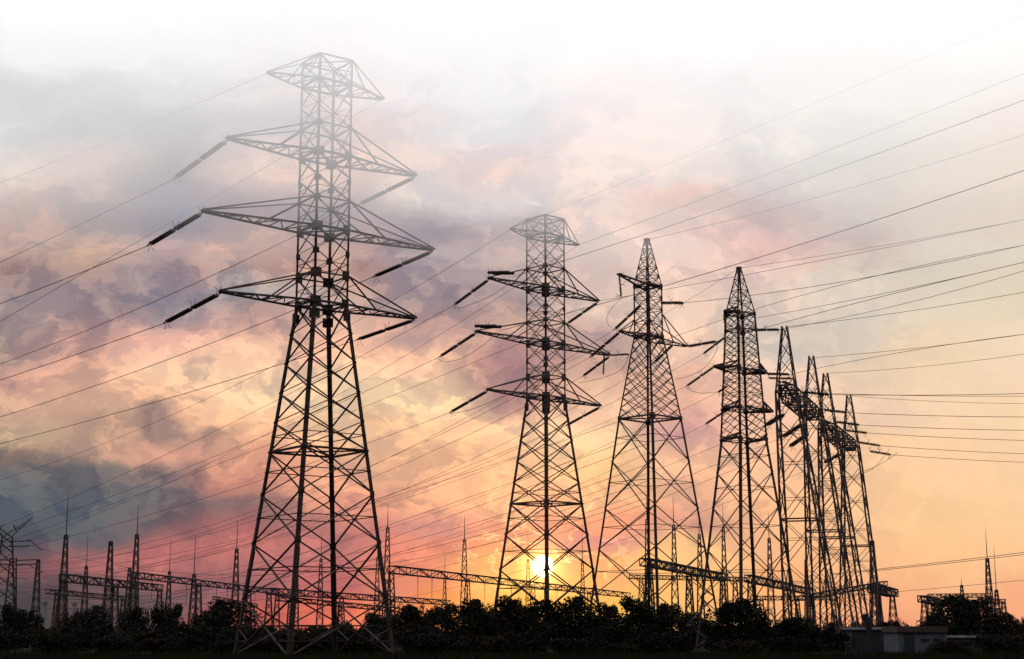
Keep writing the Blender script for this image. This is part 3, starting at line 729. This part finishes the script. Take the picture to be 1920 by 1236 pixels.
# ------------------------------------------------------------------ plants
def leafcloud(mb, c, r, n, size, rg, flat=.8):
    for _ in range(n):
        while True:
            d = Vector((rg.uniform(-1, 1), rg.uniform(-1, 1), rg.uniform(-1, 1)))
            if .05 < d.length < 1: break
        d = d * (1.0 if d.length > .55 else 1.25)
        p = c + Vector((d.x * r, d.y * r, d.z * r * flat))
        a = Vector((rg.gauss(0, 1), rg.gauss(0, 1), rg.gauss(0, 1))).normalized()
        b = a.cross(Vector((rg.gauss(0, 1), rg.gauss(0, 1), rg.gauss(0, 1)))).normalized()
        s = size * rg.uniform(.6, 1.4); i = len(mb.v)
        mb.v += [p - a * s, p + b * s * .55, p + a * s, p - b * s * .55]; mb.f.append((i, i + 1, i + 2, i + 3))
def make_tree(name, seed, h, wd, label, cat, group, leaf='leaf', clumps=14, per=130, conical=False, low=.12):
    rg = random.Random(seed)
    t = thing(name, (0, 0, 0), label, cat, group)
    tk = MB(); cr = MB()
    tk.tube([(0, 0, 0), (.08, .03, h * .35), (-.05, .06, h * .7), (0, 0, h * .92)], [h * .03, h * .022, h * .013, .02], 7)
    for i in range(clumps):
        f = low + (1 - low) * (i + rg.random()) / clumps
        if conical: rr = wd * .5 * (1.02 - f) ** .8
        else: rr = wd * .5 * math.sqrt(max(.05, 1 - (abs(f - .5) / .56) ** 2.2))
        a_ = rg.uniform(0, 6.28); d_ = rr * rg.uniform(.35, .85)
        c = Vector((math.cos(a_) * d_, math.sin(a_) * d_, h * f * .95))
        tk.tube([(0, 0, h * max(.12, f - .25)), c * .6 + Vector((0, 0, h * f * .3)), c], [h * .010, h * .007, .015], 5)
        leafcloud(cr, c, max(.35, rr * rg.uniform(.36, .6)), int(per * 2.1), .135, rg, .85)
    for i in range(7):     # shoots that break the outline
        a_ = rg.uniform(0, 6.28); c = Vector((math.cos(a_) * wd * rg.uniform(.05, .42), math.sin(a_) * wd * .3, h * rg.uniform(.8, 1.0)))
        leafcloud(cr, c, .24 + .14 * rg.random(), 26, .11, rg, 1.8)
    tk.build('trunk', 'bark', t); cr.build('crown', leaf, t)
    return t
GT = 'trees and bushes of the thicket'
protos = {}
spots = [  # px, top py, distance, width m, kind, label
 (430, 1128, 165, 6.6, 0, 'round dark tree left of the tallest pylon base'),
 (770, 1136, 170, 5.2, 1, 'bushy tree just right of the tallest pylon base'),
 (838, 1134, 172, 4.6, 2, 'narrow tree between the two big pylons, under the long beam'),
 (893, 1126, 150, 5.6, 0, 'tree at the left foot of the pylon before the sun'),
 (958, 1122, 148, 5.2, 1, 'tree below and left of the low sun'),
 (1022, 1126, 146, 5.0, 2, 'tree right below the low sun'),
 (1085, 1121, 148, 5.6, 0, 'tree below and right of the low sun'),
 (1140, 1134, 155, 4.6, 1, 'tree left of the slim pylon base'),
 (1185, 1122, 150, 5.0, 2, 'tree in front of the left legs of the slim pylon'),
 (1252, 1134, 152, 4.8, 0, 'loose tree in front of the right legs of the slim pylon'),
 (1386, 1128, 150, 6.2, 3, 'dense dark tree in front of the crowded pylon base'),
 (1490, 1160, 150, 5.4, 3, 'dense dome shaped bush in front of the portal pylon base'),
 (1562, 1166, 170, 2.4, 4, 'small pointed conifer beside the left shed'),
 (1616, 1168, 190, 3.0, 1, 'small bush poking up behind the left shed'),
 (1664, 1168, 190, 2.8, 0, 'low bush behind the shed roof'),
 (1790, 1121, 172, 6.4, 3, 'tall dark tree behind the plastered shed'),
 (1832, 1124, 178, 5.8, 1, 'loose crowned tree right of the tall tree by the shed'),
 (1758, 1148, 165, 4.4, 0, 'lower tree at the corner of the plastered shed'),
 (1880, 1152, 185, 5.0, 2, 'thin leaved tree near the right edge'),
 (1915, 1160, 175, 4.6, 1, 'tree cut by the right edge'),
 (700, 1150, 185, 4.6, 2, 'low tree seen through the right legs of the tallest pylon'),
]
kinds_ = [dict(h=5.0, wd=5.0, leaf='leaf', clumps=20, per=120), dict(h=5.0, wd=4.6, leaf='leaf2', clumps=18, per=110, low=.15), dict(h=5.0, wd=4.2, leaf='leaf', clumps=17, per=100, low=.18),
          dict(h=5.0, wd=5.4, leaf='leaf', clumps=30, per=150, low=.05), dict(h=4.0, wd=2.2, leaf='leaf', clumps=16, per=90, conical=True)]
for px, py, Yp, wd, kd, lb in spots:
    p = at(px, py, Yp); k_ = kinds_[kd]
    if kd not in protos:
        protos[kd] = make_tree('conifer' if kd == 4 else 'tree', 11 + kd, k_['h'], k_['wd'], lb, 'tree', GT, k_['leaf'], k_['clumps'], k_['per'], k_.get('conical', False), k_.get('low', .12))
        t = protos[kd]
    else:
        t = copy_tree(protos[kd], (0, 0, 0), label=lb)
    t.location = (p.x, Yp, 0); t.rotation_euler = (0, 0, rnd.uniform(0, 6.28)); s = wd / k_['wd']
    t.scale = (s, s, p.z / k_['h'])
# the dark hedge of scrub along the whole field
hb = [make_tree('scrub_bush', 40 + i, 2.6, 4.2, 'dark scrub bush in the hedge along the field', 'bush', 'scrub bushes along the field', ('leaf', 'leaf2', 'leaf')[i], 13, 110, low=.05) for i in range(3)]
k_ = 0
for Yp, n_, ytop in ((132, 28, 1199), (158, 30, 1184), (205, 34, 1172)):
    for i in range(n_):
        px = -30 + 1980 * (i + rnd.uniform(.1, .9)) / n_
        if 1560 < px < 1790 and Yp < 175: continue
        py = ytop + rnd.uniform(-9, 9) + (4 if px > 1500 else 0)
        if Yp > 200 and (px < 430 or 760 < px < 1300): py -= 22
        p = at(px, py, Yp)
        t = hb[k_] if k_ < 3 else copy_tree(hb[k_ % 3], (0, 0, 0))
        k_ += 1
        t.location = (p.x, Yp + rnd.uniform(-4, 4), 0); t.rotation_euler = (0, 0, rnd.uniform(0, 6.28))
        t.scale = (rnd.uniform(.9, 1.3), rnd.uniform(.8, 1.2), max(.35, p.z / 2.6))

# ------------------------------------------------------------------ sheds on the right
def shed(px0, px1, yt, Yp, dpt, label, wallm, roofm, lip, door=True):
    a_ = at(px0, yt, Yp); b_ = at(px1, yt, Yp); w_ = b_.x - a_.x; h = a_.z
    t = thing('shed', ((a_.x + b_.x) / 2, Yp, 0), label, 'shed')
    mb = MB(); mb.box((0, dpt / 2, h / 2), (w_, dpt, h)); mb.build('wall', wallm, t)
    mb = MB(); mb.box((0, dpt / 2, h + lip / 2 + .003), (w_ + .3, dpt + .4, lip)); mb.box((0, dpt / 2, h + lip + .06), (w_ + .1, dpt + .2, .12)); mb.build('roof', roofm, t)
    if door:
        mb = MB(); mb.box((-w_ * .28, -.03, .95), (.95, .06, 1.9)); mb.build('door', 'plaster2', t)
        for x_ in (.05, .3):
            f = MB(); f.box((w_ * x_, -.02, h * .62), (.8, .05, .3)); f.build('window', 'dark', t)
        mb = MB(); mb.box((w_ * .47, -.06, h / 2), (.16, .12, h - .04)); mb.build('corner_pier', 'plaster', t)
    return t
shed(1684, 1774, 1186, 150, 6.0, 'low grey plastered shed with rusty roof strip in front of the big tree', 'plaster', 'roof', .45)
shed(1598, 1682, 1181, 158, 5.0, 'dark bluish shed left of the plastered shed', 'plaster2', 'conc', .15, False)
shed(1776, 1856, 1196, 162, 4.0, 'low dark wall like shed under the tree on the right', 'plaster2', 'conc', .12, False)
b_ = at(1640, 1190, 148); t_ = at(1622, 1152, 148); d_ = t_ - Vector((b_.x, b_.y, 0)); mb = MB()
mb.bar((0, 0, 0), d_, .5, .42); mb.bar(d_ * .97, d_ * 1.01, .6, .52); mb.bar(d_ * .45, d_ * .47, .56, .48)
tag(mb.build('leaning_duct', 'dark'), 'dark leaning square duct rising beside the left shed', 'duct').location = (b_.x, 148, 0)

# ------------------------------------------------------------------ ground, grass, far wood
mb = MB(); n_ = 24
for j in range(n_ + 1):
    for i in range(n_ + 1):
        mb.v.append(Vector((-680 + 1360 * i / n_, -60 + 740 * j / n_, 0)))
for j in range(n_):
    for i in range(n_):
        a_ = j * (n_ + 1) + i; mb.f.append((a_, a_ + 1, a_ + n_ + 2, a_ + n_ + 1))
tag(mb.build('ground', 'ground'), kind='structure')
mb = MB()
for _ in range(26000):
    Yp = rnd.uniform(98, 128); x_ = rnd.uniform(-.36, .36) * Yp; h = rnd.uniform(.15, .55) * (1.8 if rnd.random() < .06 else 1)
    a_ = rnd.uniform(0, 6.28); dx, dy = math.cos(a_) * .035, math.sin(a_) * .035; l_ = Vector((rnd.gauss(0, .12), rnd.gauss(0, .12), h)); i = len(mb.v)
    c = Vector((x_, Yp, 0)); mb.v += [c + Vector((-dx, -dy, 0)), c + Vector((dx, dy, 0)), c + l_]; mb.f.append((i, i + 1, i + 2))
tag(mb.build('grass', 'grass'), 'dark rough grass along the bottom of the picture', kind='stuff')
mb = MB(); rg = random.Random(99)
for i in range(330):
    x_ = -230 + 460 * i / 330; Yp = rg.uniform(560, 620); h = rg.uniform(2.2, 5.0)
    for _ in range(3): leafcloud(mb, Vector((x_ + rg.uniform(-1, 1), Yp, h * rg.uniform(.3, .8))), h * .5, 34, .5, rg)
tag(mb.build('far_wood', 'leaf'), 'low line of far woodland on the horizon', kind='stuff')

# ------------------------------------------------------------------ air
def volume_box(name, lo, hi, dens, aniso, col, label):
    c = [(a + b) / 2 for a, b in zip(lo, hi)]; mb = MB(); mb.box((0, 0, 0), [b - a for a, b in zip(lo, hi)])
    m = bpy.data.materials.new(name); m.use_nodes = True; n = Nodes(m.node_tree)
    pv = n.n('ShaderNodeVolumePrincipled'); pv.inputs['Density'].default_value = dens; pv.inputs['Anisotropy'].default_value = aniso
    pv.inputs['Color'].default_value = (*col, 1)
    o = n.n('ShaderNodeOutputMaterial'); n.link(pv.outputs[0], o.inputs['Volume'])
    ob = mb.build(name, m); ob.location = c
    return tag(ob, label, kind='stuff')
volume_box('fade_mist', (-90, 55, FADE_Z), (110, FADE_Y, 62), FADE_D, .1, (.97, .985, 1.0), 'added pale fog fading the top of the tallest pylon to white')  # fog volume added only to whiten the pylon top
